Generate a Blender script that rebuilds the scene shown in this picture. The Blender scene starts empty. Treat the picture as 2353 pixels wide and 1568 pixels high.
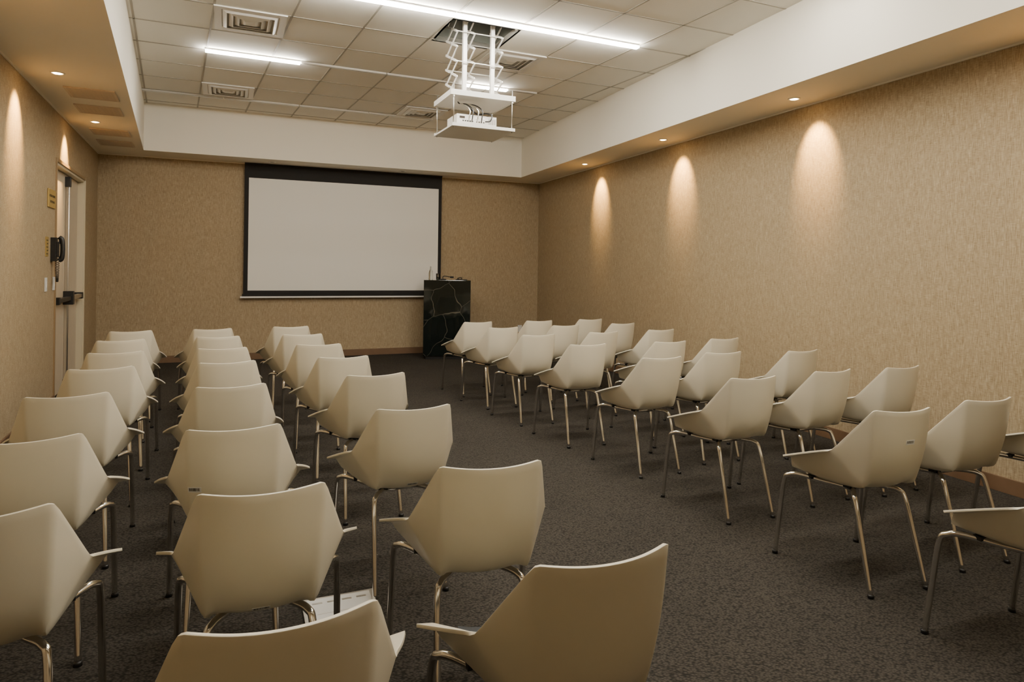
import bpy, bmesh, math, random
from mathutils import Vector, Matrix
from mathutils.bvhtree import BVHTree
random.seed(7)
H=1.43; HS=2.93; HC=3.57
scene=bpy.context.scene
col=scene.collection

# ---------------------------------------------------------------- materials
def new_mat(name):
    m=bpy.data.materials.new(name); m.use_nodes=True
    nt=m.node_tree; b=nt.nodes['Principled BSDF']
    return m,nt,b
def simple(name,c,rough=.5,metal=0.,spec=None,emit=None,es=0.,var=0.,vscale=20.,bump=0.,bscale=200.):
    m,nt,b=new_mat(name)
    b.inputs['Base Color'].default_value=(*c,1)
    b.inputs['Roughness'].default_value=rough
    b.inputs['Metallic'].default_value=metal
    if spec is not None: b.inputs['Specular IOR Level'].default_value=spec
    if emit:
        b.inputs['Emission Color'].default_value=(*emit,1); b.inputs['Emission Strength'].default_value=es
    tc=nt.nodes.new('ShaderNodeTexCoord')
    if var>0:
        n=nt.nodes.new('ShaderNodeTexNoise'); n.inputs['Scale'].default_value=vscale; n.inputs['Detail'].default_value=4
        nt.links.new(tc.outputs['Object'],n.inputs['Vector'])
        mx=nt.nodes.new('ShaderNodeMixRGB'); mx.inputs[1].default_value=(*[x*(1-var) for x in c],1); mx.inputs[2].default_value=(*[min(1,x*(1+var)) for x in c],1)
        nt.links.new(n.outputs['Fac'],mx.inputs[0]); nt.links.new(mx.outputs[0],b.inputs['Base Color'])
    if bump>0:
        n2=nt.nodes.new('ShaderNodeTexNoise'); n2.inputs['Scale'].default_value=bscale
        nt.links.new(tc.outputs['Object'],n2.inputs['Vector'])
        bp=nt.nodes.new('ShaderNodeBump'); bp.inputs['Strength'].default_value=bump; bp.inputs['Distance'].default_value=.002
        nt.links.new(n2.outputs['Fac'],bp.inputs['Height']); nt.links.new(bp.outputs[0],b.inputs['Normal'])
    return m
def wall_mat():
    m,nt,b=new_mat('woven_wallcovering')
    tc=nt.nodes.new('ShaderNodeTexCoord')
    def noise(sc,scale,det=3):
        mp=nt.nodes.new('ShaderNodeMapping'); mp.inputs['Scale'].default_value=sc
        nt.links.new(tc.outputs['Object'],mp.inputs['Vector'])
        n=nt.nodes.new('ShaderNodeTexNoise'); n.inputs['Scale'].default_value=scale; n.inputs['Detail'].default_value=det
        nt.links.new(mp.outputs[0],n.inputs['Vector']); return n
    v=noise((360,360,17),1.0,3); h=noise((34,34,560),1.0,3)
    ad=nt.nodes.new('ShaderNodeMath'); ad.operation='MULTIPLY_ADD'; ad.inputs[1].default_value=.56
    nt.links.new(v.outputs['Fac'],ad.inputs[0])
    m2=nt.nodes.new('ShaderNodeMath'); m2.operation='MULTIPLY'; m2.inputs[1].default_value=.44
    nt.links.new(h.outputs['Fac'],m2.inputs[0]); nt.links.new(m2.outputs[0],ad.inputs[2])
    cr=nt.nodes.new('ShaderNodeValToRGB')
    e=cr.color_ramp.elements
    e[0].position=.33; e[0].color=(.215,.150,.082,1)
    e[1].position=.67; e[1].color=(.56,.460,.312,1)
    mid=cr.color_ramp.elements.new(.50); mid.color=(.378,.290,.174,1)
    nt.links.new(ad.outputs[0],cr.inputs[0]); nt.links.new(cr.outputs[0],b.inputs['Base Color'])
    b.inputs['Roughness'].default_value=.75; b.inputs['Specular IOR Level'].default_value=.25
    bp=nt.nodes.new('ShaderNodeBump'); bp.inputs['Strength'].default_value=.2; bp.inputs['Distance'].default_value=.0008
    nt.links.new(ad.outputs[0],bp.inputs['Height']); nt.links.new(bp.outputs[0],b.inputs['Normal'])
    return m
def carpet_mat():
    m,nt,b=new_mat('carpet')
    tc=nt.nodes.new('ShaderNodeTexCoord')
    mp=nt.nodes.new('ShaderNodeMapping'); mp.inputs['Rotation'].default_value=(0,0,math.radians(23)); mp.inputs['Scale'].default_value=(90,140,90)
    nt.links.new(tc.outputs['Object'],mp.inputs['Vector'])
    vo=nt.nodes.new('ShaderNodeTexVoronoi'); vo.inputs['Scale'].default_value=1.0
    nt.links.new(mp.outputs[0],vo.inputs['Vector'])
    n=nt.nodes.new('ShaderNodeTexNoise'); n.inputs['Scale'].default_value=2.2; n.inputs['Detail'].default_value=6
    nt.links.new(tc.outputs['Object'],n.inputs['Vector'])
    cr=nt.nodes.new('ShaderNodeValToRGB'); e=cr.color_ramp.elements
    e[0].position=.0; e[0].color=(.088,.077,.062,1); e[1].position=.8; e[1].color=(.022,.0195,.0165,1)
    nt.links.new(vo.outputs['Distance'],cr.inputs[0])
    mx=nt.nodes.new('ShaderNodeMixRGB'); mx.blend_type='MULTIPLY'; mx.inputs[0].default_value=.35
    nt.links.new(cr.outputs[0],mx.inputs[1]); nt.links.new(n.outputs['Fac'],mx.inputs[2])
    nt.links.new(mx.outputs[0],b.inputs['Base Color'])
    b.inputs['Roughness'].default_value=.95; b.inputs['Specular IOR Level'].default_value=.15
    bp=nt.nodes.new('ShaderNodeBump'); bp.inputs['Strength'].default_value=.6; bp.inputs['Distance'].default_value=.004; bp.invert=True
    nt.links.new(vo.outputs['Distance'],bp.inputs['Height']); nt.links.new(bp.outputs[0],b.inputs['Normal'])
    return m
def marble_mat():
    m,nt,b=new_mat('black_marble')
    tc=nt.nodes.new('ShaderNodeTexCoord')
    n=nt.nodes.new('ShaderNodeTexNoise'); n.inputs['Scale'].default_value=1.1; n.inputs['Detail'].default_value=3
    nt.links.new(tc.outputs['Object'],n.inputs['Vector'])
    mx=nt.nodes.new('ShaderNodeMixRGB'); mx.inputs[0].default_value=.35
    nt.links.new(tc.outputs['Object'],mx.inputs[1]); nt.links.new(n.outputs['Color'],mx.inputs[2])
    vo=nt.nodes.new('ShaderNodeTexVoronoi'); vo.feature='DISTANCE_TO_EDGE'; vo.inputs['Scale'].default_value=3.0
    nt.links.new(mx.outputs[0],vo.inputs['Vector'])
    cr=nt.nodes.new('ShaderNodeValToRGB'); e=cr.color_ramp.elements
    e[0].position=0; e[0].color=(.13,.12,.095,1); e[1].position=.006; e[1].color=(.005,.008,.007,1)
    nt.links.new(vo.outputs['Distance'],cr.inputs[0])
    nt.links.new(cr.outputs[0],b.inputs['Base Color']); b.inputs['Roughness'].default_value=.05
    return m
M_wall=wall_mat(); M_carpet=carpet_mat(); M_marble=marble_mat()
M_plaster=simple('cream_plaster',(.83,.785,.68),.75,var=.015,vscale=3)
M_tile=simple('ceiling_tile',(.88,.85,.765),.9,var=.02,vscale=150,bump=.15,bscale=260)
M_tbar=simple('tbar_grid',(.42,.39,.33),.6)
M_white=simple('white_enamel',(.84,.82,.77),.35)
M_base=simple('brown_baseboard',(.17,.10,.055),.45,var=.15,vscale=12)
M_shell=simple('cream_plastic',(.75,.695,.55),.34,spec=.45,var=.02,vscale=6,bump=.05,bscale=400)
M_pad=simple('dark_gray_fabric',(.05,.055,.062),.9,var=.2,vscale=150,bump=.3,bscale=500)
M_chrome=simple('chrome',(.80,.78,.75),.12,1.0)
M_black=simple('black_plastic',(.012,.012,.012),.4)
M_blackf=simple('black_screen_border',(.010,.009,.008),.8)
M_screen=simple('matte_screen',(.84,.82,.765),.85)
M_alu=simple('aluminium',(.62,.60,.56),.3,1.0)
M_led=simple('led_diffuser',(.9,.9,.9),.5,emit=(1,.94,.83),es=132)
M_off=simple('led_diffuser_off',(.62,.6,.55),.15,spec=.8)
M_down=simple('downlight_lens',(.9,.8,.6),.5,emit=(1,.66,.30),es=90)
M_door=simple('door_laminate',(.60,.51,.38),.45,var=.06,vscale=10)
M_jamb=simple('door_frame_paint',(.62,.54,.38),.4)
M_trimb=simple('door_casing_brown',(.30,.20,.10),.45)
M_gold=simple('brass_sign',(.60,.42,.13),.4,.5)
M_ink=simple('dark_ink',(.03,.02,.01),.6)
M_label=simple('white_label',(.72,.72,.70),.5)
M_hole=simple('plenum_gray',(.16,.17,.15),.8)
M_gap=simple('diffuser_gap_gray',(.52,.49,.42),.8)
M_grille=simple('grille_beige',(.60,.51,.40),.5)
M_glass,nt,b=new_mat('clear_glass'); b.inputs['Transmission Weight'].default_value=1; b.inputs['Roughness'].default_value=.02; b.inputs['Base Color'].default_value=(.93,.97,.94,1)

# ---------------------------------------------------------------- mesh builder
class MB:
    def __init__(s): s.v=[];s.f=[];s.m=[];s.sm=[];s.mats=[]
    def mi(s,mat):
        if mat not in s.mats: s.mats.append(mat)
        return s.mats.index(mat)
    def add(s,vs,fs,mat,smooth=False):
        o=len(s.v); s.v+= [Vector(v) for v in vs]; k=s.mi(mat)
        for f in fs: s.f.append([i+o for i in f]); s.m.append(k); s.sm.append(smooth)
    def fbox(s,F,x0,x1,y0,y1,z0,z1,mat):
        vs=[F(x,y,z) for z in (z0,z1) for (x,y) in ((x0,y0),(x1,y0),(x1,y1),(x0,y1))]
        s.add(vs,[(0,3,2,1),(4,5,6,7),(0,1,5,4),(1,2,6,5),(2,3,7,6),(3,0,4,7)],mat)
    def box(s,c,d,mat):
        s.fbox(lambda x,y,z:(x,y,z),c[0]-d[0]/2,c[0]+d[0]/2,c[1]-d[1]/2,c[1]+d[1]/2,c[2]-d[2]/2,c[2]+d[2]/2,mat)
    def beam(s,a,b,w,t,mat):
        a=Vector(a);b=Vector(b);d=(b-a).normalized()
        up=Vector((1,0,0)) if abs(d.x)<.9 else Vector((0,1,0))
        n=d.cross(up).normalized(); up=n.cross(d).normalized()
        vs=[p+n*i*w/2+up*j*t/2 for p in (a,b) for i,j in ((-1,-1),(1,-1),(1,1),(-1,1))]
        s.add(vs,[(0,3,2,1),(4,5,6,7),(0,1,5,4),(1,2,6,5),(2,3,7,6),(3,0,4,7)],mat)
    def prism(s,poly,z0,z1,mat):
        n=len(poly); vs=[(p[0],p[1],z0) for p in poly]+[(p[0],p[1],z1) for p in poly]
        s.add(vs,[tuple(range(n))[::-1],tuple(range(n,2*n))]+[(i,(i+1)%n,n+(i+1)%n,n+i) for i in range(n)],mat)
    def lathe(s,prof,c,mat,n=20,smooth=True):
        vs=[];fs=[]
        for r,z in prof:
            for i in range(n):
                a=2*math.pi*i/n; vs.append((c[0]+r*math.cos(a),c[1]+r*math.sin(a),c[2]+z))
        for k in range(len(prof)-1):
            for i in range(n):
                fs.append((k*n+i,k*n+(i+1)%n,(k+1)*n+(i+1)%n,(k+1)*n+i))
        fs.append(tuple(range(n))[::-1]); fs.append(tuple((len(prof)-1)*n+i for i in range(n)))
        s.add(vs,fs,mat,smooth)
    def tube(s,pts,r,mat,n=10,sub=5):
        P=[Vector(p) for p in pts]
        path=[]
        if sub>1 and len(P)>2:
            Q=[P[0]*2-P[1]]+P+[P[-1]*2-P[-2]]
            for i in range(1,len(Q)-2):
                for k in range(sub):
                    t=k/sub;a,b,c,d=Q[i-1],Q[i],Q[i+1],Q[i+2]
                    path.append(.5*((2*b)+(c-a)*t+(2*a-5*b+4*c-d)*t*t+(3*b-a-3*c+d)*t**3))
            path.append(P[-1])
        else: path=P
        vs=[];fs=[];up=None
        for i,p in enumerate(path):
            d=(path[min(i+1,len(path)-1)]-path[max(i-1,0)]).normalized()
            if up is None: up=d.orthogonal().normalized()
            up=(up-d*up.dot(d)).normalized(); sd=d.cross(up)
            for k in range(n):
                a=2*math.pi*k/n; vs.append(p+(up*math.cos(a)+sd*math.sin(a))*r)
        for i in range(len(path)-1):
            for k in range(n): fs.append((i*n+k,i*n+(k+1)%n,(i+1)*n+(k+1)%n,(i+1)*n+k))
        fs.append(tuple(range(n))[::-1]); fs.append(tuple((len(path)-1)*n+k for k in range(n)))
        s.add(vs,fs,mat,True)
    def mesh(s,name):
        me=bpy.data.meshes.new(name); me.from_pydata([tuple(v) for v in s.v],[],s.f)
        for m in s.mats: me.materials.append(m)
        me.polygons.foreach_set('material_index',s.m); me.polygons.foreach_set('use_smooth',s.sm)
        bm=bmesh.new(); bm.from_mesh(me); bmesh.ops.recalc_face_normals(bm,faces=bm.faces); bm.to_mesh(me); bm.free()
        me.update(); return me
    def obj(s,name,loc=(0,0,0),rz=0,bevel=0,parent=None):
        ob=bpy.data.objects.new(name,s.mesh(name)); col.objects.link(ob)
        ob.location=loc; ob.rotation_euler=(0,0,rz)
        if bevel:
            md=ob.modifiers.new('bevel','BEVEL'); md.width=bevel; md.segments=2; md.limit_method='ANGLE'
        if parent: ob.parent=parent
        return ob

# ---------------------------------------------------------------- room
BL=Vector((-5.74,9.0)); BR=Vector((.44,11.6))
dl=(Vector((-3.71,4.70))-BL).normalized(); nl=Vector((-dl.y,dl.x)); 
if nl.x<0: nl=-nl
dR=(Vector((3.27,4.2))-BR).normalized(); nR=Vector((dR.y,-dR.x))
if nR.x>0: nR=-nR
db=(BR-BL).normalized(); nb=Vector((db.y,-db.x))
LW=lambda s,o,z:(BL.x+dl.x*s+nl.x*o, BL.y+dl.y*s+nl.y*o, z)
RW=lambda s,o,z:(BR.x+dR.x*s+nR.x*o, BR.y+dR.y*s+nR.y*o, z)
BW=lambda s,o,z:(BL.x+db.x*s+nb.x*o, BL.y+db.y*s+nb.y*o, z)
LEN_L=11.9; LEN_R=11.93; LEN_B=(BR-BL).length
HT=3.9
m=MB(); m.fbox(LW,-.15,1.09,-.15,0,0,HT,M_wall); m.fbox(LW,2.77,LEN_L,-.15,0,0,HT,M_wall); m.fbox(LW,1.09,2.77,-.15,0,2.43,HT,M_wall); m.obj('wall_left')
m=MB(); m.fbox(RW,-.15,LEN_R,-.15,0,0,HT,M_wall); m.obj('wall_right')
m=MB(); m.fbox(BW,0,LEN_B,-.15,0,0,HT,M_wall); m.obj('wall_back')
eL=Vector(LW(LEN_L,0,0)[:2]); eR=Vector(RW(LEN_R,0,0)[:2]); df=(eR-eL).normalized(); nf=Vector((-df.y,df.x))
FW=lambda s,o,z:(eL.x+df.x*s+nf.x*o, eL.y+df.y*s+nf.y*o, z)
LEN_F=(eR-eL).length
m=MB(); m.fbox(FW,-.1,LEN_F+.1,-.15,0,0,HT,M_wall); m.obj('wall_front')
m=MB(); m.prism([LW(-.3,-.3,0)[:2],LW(LEN_L+.3,-.3,0)[:2],RW(LEN_R+.3,-.3,0)[:2],RW(-.3,-.3,0)[:2]],-.1,0,M_carpet); m.obj('floor')
# baseboards
m=MB(); m.fbox(LW,0.0,1.06,0,.014,0,.10,M_base); m.fbox(LW,2.80,LEN_L-.02,0,.014,0,.10,M_base); m.obj('baseboard_left',bevel=.002)
m=MB(); m.fbox(RW,0.0,LEN_R-.02,0,.014,0,.10,M_base); m.obj('baseboard_right',bevel=.002)
m=MB(); m.fbox(BW,0.015,LEN_B-.015,0,.014,0,.10,M_base); m.obj('baseboard_back',bevel=.002)
# thin trims where wallcovering meets the bulkhead
m=MB(); m.fbox(LW,0,LEN_L,0,.012,HS-.012,HS,M_plaster); m.obj('trim_1')
m=MB(); m.fbox(RW,0,LEN_R,0,.012,HS-.012,HS,M_plaster); m.obj('trim_2')
m=MB(); m.fbox(BW,0,LEN_B,0,.012,HS-.012,HS,M_plaster); m.obj('trim_3')

# bulkhead (dropped perimeter) : inner polygon
iL=Vector((-4.95,8.71)); iR=Vector((.116,10.85)); jL=Vector((-.16,-.5)); jR=Vector((3.76,1.147))
oBL=Vector(LW(-.1,-.1,0)[:2]); oBR=Vector(RW(-.1,-.1,0)[:2]); oFL=Vector(LW(LEN_L+.1,-.1,0)[:2]); oFR=Vector(RW(LEN_R+.1,-.1,0)[:2])
m=MB()
for q in ([oBL,oBR,iR,iL],[oBR,oFR,jR,iR],[oFR,oFL,jL,jR],[oFL,oBL,iL,jL]):
    m.add([(p.x,p.y,HS) for p in q]+[(p.x,p.y,HC+.25) for p in q],[(0,1,2,3),(4,5,6,7),(2,3,7,6)],M_plaster)
m.obj('ceiling_bulkhead')

# ceiling grid frame (u along back bulkhead, v toward camera)
U=Vector((.917,.4)).normalized(); V=Vector((U.y,-U.x))
G=lambda u,v,z:(iL.x+U.x*u+V.x*v, iL.y+U.y*u+V.y*v, z)
def guv(x,y):
    d=Vector((x,y))-iL; return d.dot(U),d.dot(V)
hc=guv(-.378,6.03); hx,hy=.31,.29
hu0,hu1,hv0,hv1=hc[0]-hx,hc[0]+hx,hc[1]-hy,hc[1]+hy
m=MB()
u0,u1,v0,v1=-.4,6.0,-.4,10.6
m.fbox(G,u0,hu0,v0,v1,HC,HC+.05,M_tile); m.fbox(G,hu1,u1,v0,v1,HC,HC+.05,M_tile)
m.fbox(G,hu0,hu1,v0,hv0,HC,HC+.05,M_tile); m.fbox(G,hu0,hu1,hv1,v1,HC,HC+.05,M_tile)
# T bars
for k in range(-2,10):
    ua=.03+.61*k
    def GB(s,o,z,ua=ua): return G(ua+.07*s+o,s,z)
    for (a,b2) in ((0,10.3),):
        uu=ua+.07*hc[1]
        if hu0-.01<uu<hu1+.01:
            m.fbox(GB,a,hv0,-.009,.009,HC-.004,HC,M_tbar); m.fbox(GB,hv1,b2,-.009,.009,HC-.004,HC,M_tbar)
        else: m.fbox(GB,a,b2,-.009,.009,HC-.004,HC,M_tbar)
for k in range(0,16):
    vv=.16+.645*k
    if hv0-.01<vv<hv1+.01:
        m.fbox(G,-.2,hu0,vv-.009,vv+.009,HC-.004,HC,M_tbar); m.fbox(G,hu1,5.7,vv-.009,vv+.009,HC-.004,HC,M_tbar)
    else: m.fbox(G,-.2,5.7,vv-.009,vv+.009,HC-.004,HC,M_tbar)
m.obj('ceiling')
# plenum shaft over projector lift
m=MB()
t=.02;zt=HC+.75
m.fbox(G,hu0-t,hu0,hv0-t,hv1+t,HC,zt,M_hole); m.fbox(G,hu1,hu1+t,hv0-t,hv1+t,HC,zt,M_hole)
m.fbox(G,hu0,hu1,hv0-t,hv0,HC,zt,M_hole); m.fbox(G,hu0,hu1,hv1,hv1+t,HC,zt,M_hole); m.fbox(G,hu0-t,hu1+t,hv0-t,hv1+t,zt,zt+.02,M_hole)
m.obj('ceiling_plenum_shaft')

# ---------------------------------------------------------------- LED lines
def led(p,q,lit,name='linear_led_light',w=.052):
    p=Vector(p);q=Vector(q);d=(q-p);L=d.length;d.normalize();n=Vector((-d.y,d.x))
    F=lambda x,y,z:(p.x+d.x*x+n.x*y,p.y+d.y*x+n.y*y,z)
    m=MB(); g=.004
    if not lit: w=.036
    m.fbox(F,g,L-g,-w/2+.002,w/2-.002,HC-.018,HC-.0045,M_white)
    m.fbox(F,g+.002,L-g-.002,-w/2,w/2,HC-(.036 if lit else .026),HC-.0181,M_led if lit else M_off)
    return m.obj(name)
def led_run(start,end_first,ks,lits):
    s=Vector(start);d=Vector(end_first)-s
    for k,l in zip(ks,lits): led(s+d*k,s+d*(k+1),l)
led_run((-.51,5.485),(.328,5.855),[-2,-1,0,1],[1,1,1,1])
led_run((-3.09,6.48),(-2.26,6.855),[0,1,2],[1,0,0])
led((-.60,7.585),(-.10,7.80),1); led((-.10,7.80),(.26,7.955),0)
led_run((-4.59,8.02),(-3.74,8.375),[0,1,2,3],[0,0,0,0])
led_run((-1.2,3.15),(-.362,3.52),[0,1,2,3],[1,1,1,1])
led_run((.2,1.55),(1.038,1.92),[0,1,2],[1,1,1])

# ---------------------------------------------------------------- ceiling diffusers
def diffuser(u,v):
    m=MB();h=.29
    def ring(a,za,b2,zb,mat):
        vs=[(sx*a,sy*a,za) for sx,sy in((-1,-1),(1,-1),(1,1),(-1,1))]+[(sx*b2,sy*b2,zb) for sx,sy in((-1,-1),(1,-1),(1,1),(-1,1))]
        m.add(vs,[(i,(i+1)%4,4+(i+1)%4,4+i) for i in range(4)],mat)
    ring(h,0,h,-.010,M_white); ring(h,-.010,.235,-.010,M_white); ring(.235,-.010,.225,.0,M_white)
    for a in (.225,.175,.125,.075):
        ring(a,-.004,a-.032,-.022,M_white); ring(a-.032,-.022,a-.036,-.020,M_white); ring(a-.036,-.020,a-.006,-.001,M_white)
    m.add([(-.225,-.225,-.0005),(.225,-.225,-.0005),(.225,.225,-.0005),(-.225,.225,-.0005)],[(0,1,2,3)],M_gap)
    m.add([(-.04,-.04,-.02),(.04,-.04,-.02),(.04,.04,-.02),(-.04,.04,-.02)],[(0,1,2,3)],M_white)
    p=G(u,v,HC-.0045); m.obj('ceiling_air_diffuser',p,math.atan2(U.y,U.x))
for u,v in ((1.207,3.75),(1.03,1.16),(3.49,1.13),(3.69,3.75)): diffuser(u,v)
# bulkhead return grilles
for gx,gy in ((-3.77,5.82),(-4.095,6.435),(-4.664,7.535),(-5.02,8.22)):
    m=MB(); a=.19;bb=.19
    for (x0,x1,y0,y1) in ((-a,a,-bb,-bb+.02),(-a,a,bb-.02,bb),(-a,-a+.02,-bb+.02,bb-.02),(a-.02,a,-bb+.02,bb-.02)):
        m.box(((x0+x1)/2,(y0+y1)/2,-.006),(x1-x0,y1-y0,.012),M_grille)
    m.box((0,0,-.0012),(2*a-.04,2*bb-.04,.002),M_hole)
    for i in range(22): m.box((0,-bb+.028+i*(2*bb-.056)/21,-.007),(2*a-.04,.010,.006),M_grille)
    for i in range(9): m.box((-a+.05+i*.035,0,-.009),(.004,2*bb-.04,.003),M_grille)
    m.obj('air_return_grille',(gx,gy,HS-.0005),math.atan2(-dl.y,-dl.x)+math.pi/2)

# ---------------------------------------------------------------- downlights
def downlight(x,y,wn,power):
    m=MB()
    m.lathe([(.052,0),(.052,-.004),(.045,-.007),(.036,-.005),(.034,0)],(0,0,0),M_white,24)
    m.lathe([(.030,-.0055),(.028,-.0075)],(0,0,0),M_down if power else M_off,20)
    o=m.obj('recessed_downlight',(x,y,HS))
    if power:
        L=bpy.data.lights.new('lamp','SPOT'); L.energy=power; L.color=(1,.60,.20); L.spot_size=math.radians(56); L.spot_blend=.9; L.shadow_soft_size=.025
        lo=bpy.data.objects.new('lamp',L); col.objects.link(lo); lo.parent=o; lo.location=(0,0,-.03)
        t=math.radians(34); d=Vector((wn[0]*math.sin(t),wn[1]*math.sin(t),-math.cos(t)))
        lo.rotation_euler=d.to_track_quat('-Z','Y').to_euler()
for s in (2.30,4.26,6.25,8.25):
    p=RW(s,.27,0); downlight(p[0],p[1],(-nR.x,-nR.y),230)
for s in (2.36,4.34,6.3):
    p=LW(s,.27,0); downlight(p[0],p[1],(-nl.x,-nl.y),230)
for p in ((-3.546,9.556),(-1.759,10.295)): downlight(p[0],p[1],(0,0),0)

# ---------------------------------------------------------------- projection screen
m=MB(); s0,s1=1.87,4.895
m.fbox(BW,s0,s1,.075,.079,.985,HS-.021,M_blackf)
m.fbox(BW,1.93,4.84,.0791,.0805,1.035,2.71,M_screen)
m.fbox(BW,s0-.015,s1+.015,.062,.092,.945,.985,M_blackf)
m.fbox(BW,s0-.04,s1+.02,.06,.096,.925,.948,M_white)
m.fbox(BW,s0,s1,.05,.10,HS-.021,HS-.001,M_blackf)
m.obj('projection_screen')

# ---------------------------------------------------------------- door
m=MB()
m.fbox(LW,1.06,1.095,-.02,.012,0,2.46,M_jamb); m.fbox(LW,2.765,2.80,-.02,.012,0,2.46,M_trimb); m.fbox(LW,1.095,2.765,-.02,.014,2.425,2.46,M_trimb)
m.fbox(LW,1.09,1.12,-.14,.0,0,2.43,M_jamb); m.fbox(LW,2.74,2.77,-.14,.0,0,2.43,M_jamb); m.fbox(LW,1.12,2.74,-.14,.0,2.40,2.43,M_jamb)
m.fbox(LW,1.125,1.928,-.11,-.065,.008,2.395,M_door); m.fbox(LW,1.934,2.735,-.11,-.065,.008,2.395,M_door)
door=m.obj('door_1',bevel=.002)
m=MB()
m.tube([LW(1.90,-.03,.06),LW(1.90,-.03,2.34)],.011,M_alu,10,1)
m.fbox(LW,1.875,1.925,-.065,-.01,2.26,2.37,M_black); m.fbox(LW,1.88,1.92,-.065,-.015,.03,.12,M_black)
m.fbox(LW,1.86,1.95,-.065,.03,.95,1.10,M_black)
m.fbox(LW,1.22,1.86,-.03,.015,1.0,1.045,M_alu); m.fbox(LW,1.95,2.62,-.03,.015,1.0,1.045,M_black)
m.fbox(LW,1.20,1.27,-.065,.02,.985,1.06,M_black); m.fbox(LW,2.57,2.64,-.065,.02,.985,1.06,M_black)
m.obj('panic_bar',bevel=.004,parent=door)
# ---------------------------------------------------------------- wall phone
m=MB()
m.fbox(LW,2.90,3.0,0.001,.045,1.43,1.66,M_black)
m.fbox(LW,2.915,2.985,.045,.062,1.47,1.62,M_black)
m.fbox(LW,2.925,2.975,.062,.072,1.60,1.64,M_black); m.fbox(LW,2.925,2.975,.062,.072,1.44,1.48,M_black)
m.tube([LW(2.95,.062,1.665),LW(2.95,.086,1.64),LW(2.95,.092,1.55),LW(2.95,.086,1.46),LW(2.95,.062,1.435)],.021,M_black,10,6)
pts=[]
for i in range(240):
    t=i/239; a=i*.95
    th=math.pi*t
    cx=2.95+.04*math.cos(th); cz=1.43-.20*math.sin(th)
    pts.append(LW(cx+.008*math.cos(a),.05+.016*math.cos(th)+.008*math.sin(a),cz))
m.tube(pts,.0032,M_black,5,1)
m.obj('wall_telephone',bevel=.006)
def textobj(txt,size,parent,s,o,z,mat):
    c=bpy.data.curves.new('lettering','FONT'); c.body=txt; c.size=size; c.align_x='CENTER'; c.align_y='CENTER'; c.extrude=.0005
    c.materials.append(mat)
    ob=bpy.data.objects.new('lettering',c); col.objects.link(ob)
    Z=Vector((nl.x,nl.y,0)); Y=Vector((0,0,1))
    Xr=Y.cross(Z)
    R=Matrix((Xr,Y,Z)).transposed().to_4x4(); R.translation=Vector(LW(s,o,z))
    ob.matrix_world=R; ob.parent=parent
m=MB(); m.fbox(LW,2.84,3.16,0.001,.012,1.945,2.12,M_gold); sg=m.obj('brass_room_sign',bevel=.002)
textobj('AFORO MAXIMO',.034,sg,3.0,.0125,2.055,M_ink); textobj('50 PERSONAS',.034,sg,3.0,.0125,2.0,M_ink)
m=MB(); m.fbox(LW,3.11,3.22,0.001,.006,1.475,1.66,M_gold)
for i in range(5): m.fbox(LW,3.125,3.205-(i%2)*.02,.006,.0065,1.495+i*.032,1.503+i*.032,M_ink)
m.obj('phone_instruction_plate')
for s in (3.20,2.85):
    m=MB(); m.fbox(LW,s-.04,s+.04,0.001,.009,1.145,1.275,M_label); m.fbox(LW,s-.018,s+.018,.009,.013,1.18,1.24,M_white); m.obj('light_switch',bevel=.002)
m=MB(); m.fbox(BW,6.33,6.41,.001,.009,.30,.42,M_label); m.fbox(BW,6.35,6.39,.009,.012,.33,.39,M_white); m.obj('wall_outlet',bevel=.002)

# ---------------------------------------------------------------- podium
m=MB()
m.box((0,0,.635),(.72,.42,1.17),M_marble); m.box((0,0,.025),(.64,.36,.05),M_black)
m.box((0,-.005,.052),(.70,.40,.006),M_gold)
m.obj('marble_podium',(-1.04,10.27,0),math.radians(9),bevel=.003)
pz=1.2205
PR=Matrix.Rotation(math.radians(9),3,'Z')
def pod(x,y): 
    v=PR@Vector((x,y,0)); return (-1.04+v.x,10.27+v.y,pz)
m=MB(); m.lathe([(.030,0),(.034,.01),(.034,.10),(.028,.13),(.013,.165),(.012,.195),(.015,.20)],(0,0,0),M_glass,20); m.lathe([(.014,.2001),(.014,.218)],(0,0,0),M_white,16); m.obj('glass_water_bottle',pod(-.25,0))
for a in ((-.14,-.05),(-.13,.06)):
    m=MB(); m.lathe([(.028,0),(.034,.10),(.031,.10),(.026,.008)],(0,0,0),M_glass,20); m.obj('drinking_glass',pod(*a))
m=MB(); m.lathe([(.055,0),(.055,.012),(.02,.018)],(0,0,0),M_black,20); m.tube([(0,0,.015),(0,0,.05),(.04,-.02,.06),(.14,-.05,.045)],.006,M_black,8,5); m.tube([(.12,-.045,.045),(.17,-.06,.045)],.014,M_black,10,1); m.obj('desk_microphone',pod(-.06,.0))
m=MB(); m.tube([(0,0,.006),(.06,.03,.008),(.10,0,.03),(.07,-.04,.04),(.03,-.02,.02),(.10,.02,.006),(.18,0,.006)],.006,M_black,8,6); m.obj('coiled_cable',pod(.14,0))

# ---------------------------------------------------------------- projector lift
LR=math.radians(23.5)
m=MB()
z0=2.67
m.box((0,0,z0+.0075),(.60,.55,.015),M_white)
m.box((0,-.275,z0+.014),(.60,.008,.028),M_white); m.box((0,.275,z0+.014),(.60,.008,.028),M_white)
for x in (-.28,.28):
    for y in (-.25,.25):
        m.tube([(x,y,z0-.01),(x,y,3.05)],.005,M_alu,8,1); m.lathe([(.012,0),(.012,.015)],(x,y,z0+.015),M_alu,6,False); m.lathe([(.012,0),(.012,.012)],(x,y,2.93),M_alu,6,False)
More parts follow.
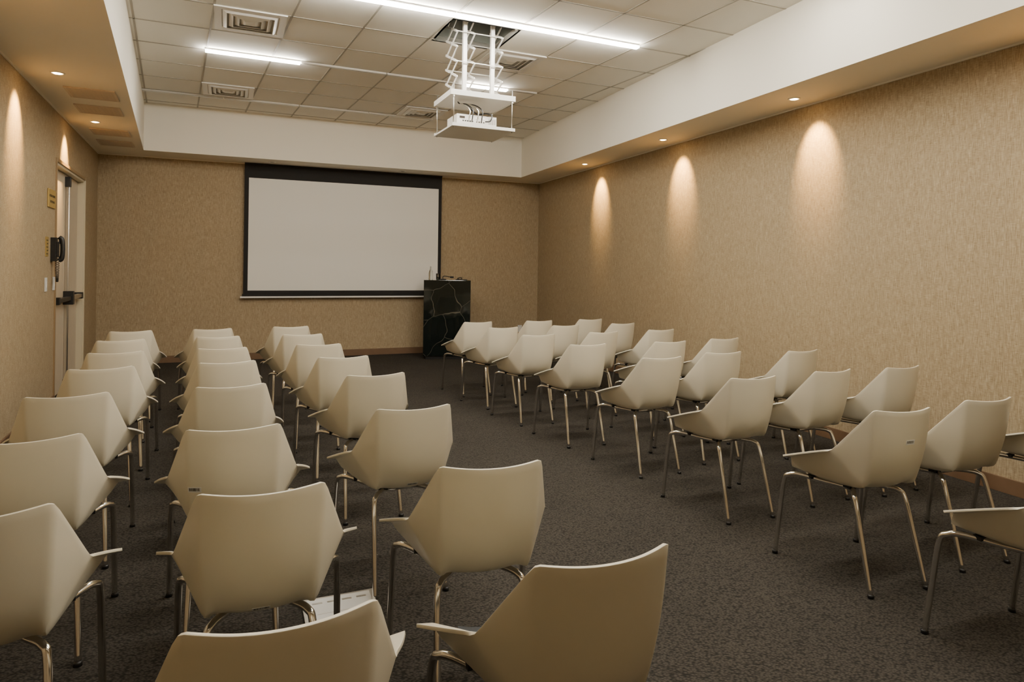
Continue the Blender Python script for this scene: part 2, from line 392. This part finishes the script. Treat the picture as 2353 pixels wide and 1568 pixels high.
# upper tray
m.box((0,-.25,2.972),(.62,.02,.048),M_white); m.box((0,.25,2.972),(.62,.02,.048),M_white)
m.box((-.30,0,2.972),(.02,.48,.048),M_white); m.box((.30,0,2.972),(.02,.48,.048),M_white); m.box((0,0,2.955),(.58,.48,.010),M_white)
m.box((0,0,2.995),(.46,.34,.03),M_white)
# posts
for x in (-.14,.13):
    for y in (-.12,):
        m.box((x,y,3.61),(.035,.035,1.2),M_white)
# scissor arms
n=7;zb=3.01;st=.135;hy2=.155
for x in (-.225,-.06,.215):
    for i in range(n):
        a=zb+i*st
        m.beam((x-.006,-hy2,a),(x-.006,hy2,a+st),.02,.006,M_white); m.beam((x+.006,hy2,a),(x+.006,-hy2,a+st),.02,.006,M_white)
        m.tube([(x-.015,0,a+st/2),(x+.015,0,a+st/2)],.008,M_alu,8,1)
for i in (0,2,4,6):
    for y in (-hy2,hy2): m.tube([(-.235,y,zb+i*st),(.225,y,zb+i*st)],.005,M_white,8,1)
m.box((0,0,zb+n*st+.01),(.5,.4,.02),M_white)
lift=m.obj('projector_lift',(-.385,6.09,0),LR)
m=MB()
m.box((0,0,0),(.38,.28,.095),M_white)
for i in range(5): m.box((-.13+i*.022,-.1405,-.01),(.014,.002,.012),M_black)
for i in range(4): m.box((.0+i*.022,-.1405,-.012),(.012,.002,.012),M_ink)
m.box((-.14,-.1405,.02),(.05,.002,.02),M_ink); m.box((.0,-.1405,.02),(.04,.002,.014),M_alu); m.box((.06,-.1405,.02),(.04,.002,.014),M_alu)
for i in range(9): m.box((.115+i*.008,-.1405,0),(.003,.002,.05),M_ink)
m.lathe([(.045,0),(.045,.02)],(.09,.05,.0475),M_white,24)
for sx in (-.15,.15):
    for sy in (-.1,.1): m.lathe([(.012,0),(.012,-.018)],(sx,sy,-.0475),M_black,12)
m.obj('video_projector',(-.40,6.02,z0+.015+.066),LR,bevel=.018)
m=MB()
for k,(x0,x1) in enumerate(((-.08,-.02),(-.05,.03),(0,.05),(.04,.10))):
    m.tube([(x0,-.145,-.01),(x0-.01,-.19,.02),(x0+.0,-.17,.09),((x0+x1)/2-.08,-.10,.15),(-.12,-.02,.17),(-.13,.02,.195)],.005,M_black if k%2 else M_alu,8,6)
m.tube([(.08,-.145,0),(.11,-.19,-.0),(.13,-.17,.06),(.09,-.12,.08),(.02,-.1,.07),(-.06,-.08,.13)],.006,M_black,8,6)
m.obj('projector_cables',(-.40,6.02,z0+.078),LR)

# ---------------------------------------------------------------- chairs
half={
'H0':(.085,-.034,.820),'T':(.160,-.004,.826),
'H1':(.082,-.018,.63),'K1':(.152,.008,.63),'W':(.230,.160,.612),
'H2':(.070,.030,.446),'B':(.138,.058,.452),
'H3':(.085,.25,.425),'G3':(.175,.27,.440),'Q3':(.250,.27,.572),
'H4':(.11,.47,.440),'S':(.225,.42,.462),'P':(.262,.385,.525),
'O3':(.275,.27,.574),'A':(.306,.392,.527)}
cen={'C0':(0,-.042,.817),'C1':(0,-.026,.63),'C2':(0,.022,.444),'C3':(0,.25,.420),'C4':(0,.475,.437)}
faces=['C0 H0 H1 C1','H0 T K1 H1','T W K1','C1 H1 H2 C2','H1 K1 B H2','K1 W B','C2 H2 H3 C3','H2 B G3 H3','B W Q3 G3','C3 H3 H4 C4','H3 G3 S H4','G3 Q3 P S','W O3 Q3','Q3 O3 A P']
idx={};vs=[]
for k,v in cen.items(): idx[k+'r']=idx[k+'l']=len(vs); vs.append(v)
for k,v in half.items():
    idx[k+'r']=len(vs); vs.append(v); idx[k+'l']=len(vs); vs.append((-v[0],v[1],v[2]))
fs=[]
for f in faces:
    n_=f.split(); fs.append([idx[a+'r'] for a in n_]); fs.append([idx[a+'l'] for a in reversed(n_)])
cage=bpy.data.meshes.new('cage'); cage.from_pydata(vs,[],fs)
cr={}
for e,w in {'T K1':.75,'K1 B':.75,'W B':.7,'W Q3':.9,'Q3 P':.9,'B G3':.45,'G3 S':.45,'T W':.6,'T H0':.3,'O3 A':.6,'W O3':.6,'A P':.8,'P S':.6}.items():
    a,b_=e.split()
    for sd in 'rl': cr[frozenset((idx[a+sd],idx[b_+sd]))]=w
at=cage.attributes.new('crease_edge','FLOAT','EDGE')
for i,e in enumerate(cage.edges): at.data[i].value=cr.get(frozenset(e.vertices),0.)
av=cage.attributes.new('crease_vert','FLOAT','POINT')
for nme,w in (('T',.40),('A',.7),('W',.4),('S',.3),('P',.8),('B',.2)):
    for sd in 'rl': av.data[idx[nme+sd]].value=w
bm=bmesh.new(); bm.from_mesh(cage); bmesh.ops.recalc_face_normals(bm,faces=bm.faces); bm.to_mesh(cage); bm.free()
tmp=bpy.data.objects.new('tmp',cage); col.objects.link(tmp)
md=tmp.modifiers.new('s','SUBSURF'); md.levels=3; md.render_levels=3
md=tmp.modifiers.new('t','SOLIDIFY'); md.thickness=.009; md.offset=0
md=tmp.modifiers.new('b','BEVEL'); md.width=.002; md.segments=2; md.limit_method='ANGLE'; md.angle_limit=math.radians(50)
dg=bpy.context.evaluated_depsgraph_get(); ev=tmp.evaluated_get(dg); em=ev.to_mesh()
cm=MB(); cm.add([v.co.copy() for v in em.vertices],[list(p.vertices) for p in em.polygons],M_shell,True)
ev.to_mesh_clear(); bpy.data.objects.remove(tmp)
# seat pad
pv=[];pf=[];N=10
for j in range(N+1):
    for i in range(N+1):
        a=i/N*2-1;bq=j/N
        y=.085+bq*.365; w=.118+.085*bq
        z=.452-.012*math.sin(bq*math.pi)+.020*(abs(a)**3)
        rr=1-.12*(abs(bq*2-1)**4)
        pv.append((a*w*rr,y,z+.012*(1-max(abs(a),abs(bq*2-1))**6)))
for j in range(N):
    for i in range(N): k=j*(N+1)+i; pf.append((k,k+1,k+N+2,k+N+1))
cm.add(pv,pf,M_pad,True)
# frame
R=.0115
for sx in (-1,1):
    cm.tube([(sx*.256,.50,.0),(sx*.252,.475,.20),(sx*.247,.45,.385),(sx*.236,.425,.42),(sx*.205,.385,.428),(sx*.14,.30,.418),(sx*.075,.20,.412)],R,M_chrome,12,6)
    cm.tube([(sx*.157,.0,.0),(sx*.150,.055,.20),(sx*.143,.105,.375),(sx*.130,.128,.408),(sx*.10,.165,.415),(sx*.06,.22,.412)],R,M_chrome,12,6)
    cm.lathe([(.014,0),(.014,.012),(.0125,.016)],(sx*.256,.50,0),M_black,12); cm.lathe([(.014,0),(.014,.012),(.0125,.016)],(sx*.157,0,0),M_black,12)
    cm.box((sx*.085,.20,.421),(.04,.04,.014),M_black); cm.box((sx*.175,.345,.430),(.028,.03,.016),M_black)
cm.tube([(-.07,.21,.411),(.07,.21,.411)],R,M_chrome,12,1)
chair_me=cm.mesh('conference_chair')
bvh=BVHTree.FromPolygons([v.co for v in chair_me.vertices],[list(p.vertices) for p in chair_me.polygons])
C={'c3':[(-2.17,6.4,24),(-1.83,5.7,23),(-1.48,5.0,20),(-1.12,4.34,24),(-.76,3.66,26),(-.42,2.82,24),(-.06,2.02,16),(.2,1.39,22)],
'c2':[(-2.78,6.06,29),(-2.44,5.42,27),(-2.08,4.69,26),(-1.76,4.04,29),(-1.4,3.26,27),(-1.03,2.43,22),(-.67,1.77,21),(-.39,1.13,22)],
'c1':[(-3.37,5.77,31),(-3.05,5.09,33),(-2.67,4.4,29),(-2.35,3.74,31),(-2.02,2.97,29),(-1.655,2.23,30),(-1.285,1.56,30)],
'c4':[(-.38,7.23,22),(-.09,6.62,25),(.24,5.94,22),(.61,5.24,20),(1.04,4.52,22),(1.38,3.73,21),(1.74,2.91,17),(2.065,2.21,20)],
'c5':[(.31,7.52,22),(.57,6.97,26),(.88,6.28,26),(1.34,5.53,24),(1.57,4.85,21),(1.98,4.03,26),(2.32,3.18,20)],
'c6':[(.94,7.85,26),(1.24,7.32,28),(1.51,6.62,26),(1.9,5.84,25),(2.24,5.03,26),(2.53,4.23,25),(3.05,3.35,22)]}
labels={('c2',6):(.0,.475),('c4',6):(.02,.68),('c2',5):(-.13,.60),('c3',5):(.01,.475)}
for k,lst in C.items():
    for i,(x,y,a) in enumerate(lst):
        r=math.radians(a)
        o=bpy.data.objects.new('conference_chair',chair_me); col.objects.link(o)
        o.location=(x,y,0); o.rotation_euler=(0,0,r)
        if (k,i) in labels:
            lx,lz=labels[(k,i)]
            hit=bvh.ray_cast(Vector((lx,-1,lz)),Vector((0,1,0)))
            if hit[0]:
                nrm=hit[1]; 
                if nrm.y>0: nrm=-nrm
                X=Vector((0,0,1)).cross(nrm).normalized(); Z=nrm.cross(X)
                F=lambda a_,b_,c_:tuple(hit[0]+X*a_+nrm*b_+Z*c_)
                lm=MB(); lm.fbox(F,-.024,.024,.0,.0012,-.010,.010,M_label)
                px=-.02
                while px<.019:
                    w=random.choice([.001,.0015,.0025]); lm.fbox(F,px,px+w,.0012,.0015,-.005,.007,M_ink); px+=w+random.choice([.001,.002])
                lm.obj('barcode_sticker',parent=o)

# floor box
m=MB()
m.box((0,0,.006),(.30,.24,.012),M_alu); m.box((0,.0,.014),(.26,.20,.006),M_label)
for i in range(4): m.box((-.09+i*.06,.06,.0175),(.04,.012,.002),M_alu)
m.box((0,-.03,.0175),(.20,.004,.001),M_alu)
m.obj('floor_outlet_box',(-.69,2.70,0),math.radians(23),bevel=.002)

# ---------------------------------------------------------------- camera & world
cam=bpy.data.cameras.new('camera'); co=bpy.data.objects.new('camera',cam); col.objects.link(co)
cam.sensor_width=36; cam.lens=36*1500/2353; cam.shift_x=-.001; cam.shift_y=-.0718; cam.clip_start=.05
co.matrix_world=Matrix.Translation((0,0,H))@Matrix.Rotation(math.pi/2,4,'X')@Matrix.Rotation(.0137,4,'Z')
scene.camera=co
w=bpy.data.worlds.new('world'); scene.world=w; w.use_nodes=True
w.node_tree.nodes['Background'].inputs[0].default_value=(.9,.8,.65,1); w.node_tree.nodes['Background'].inputs[1].default_value=.2
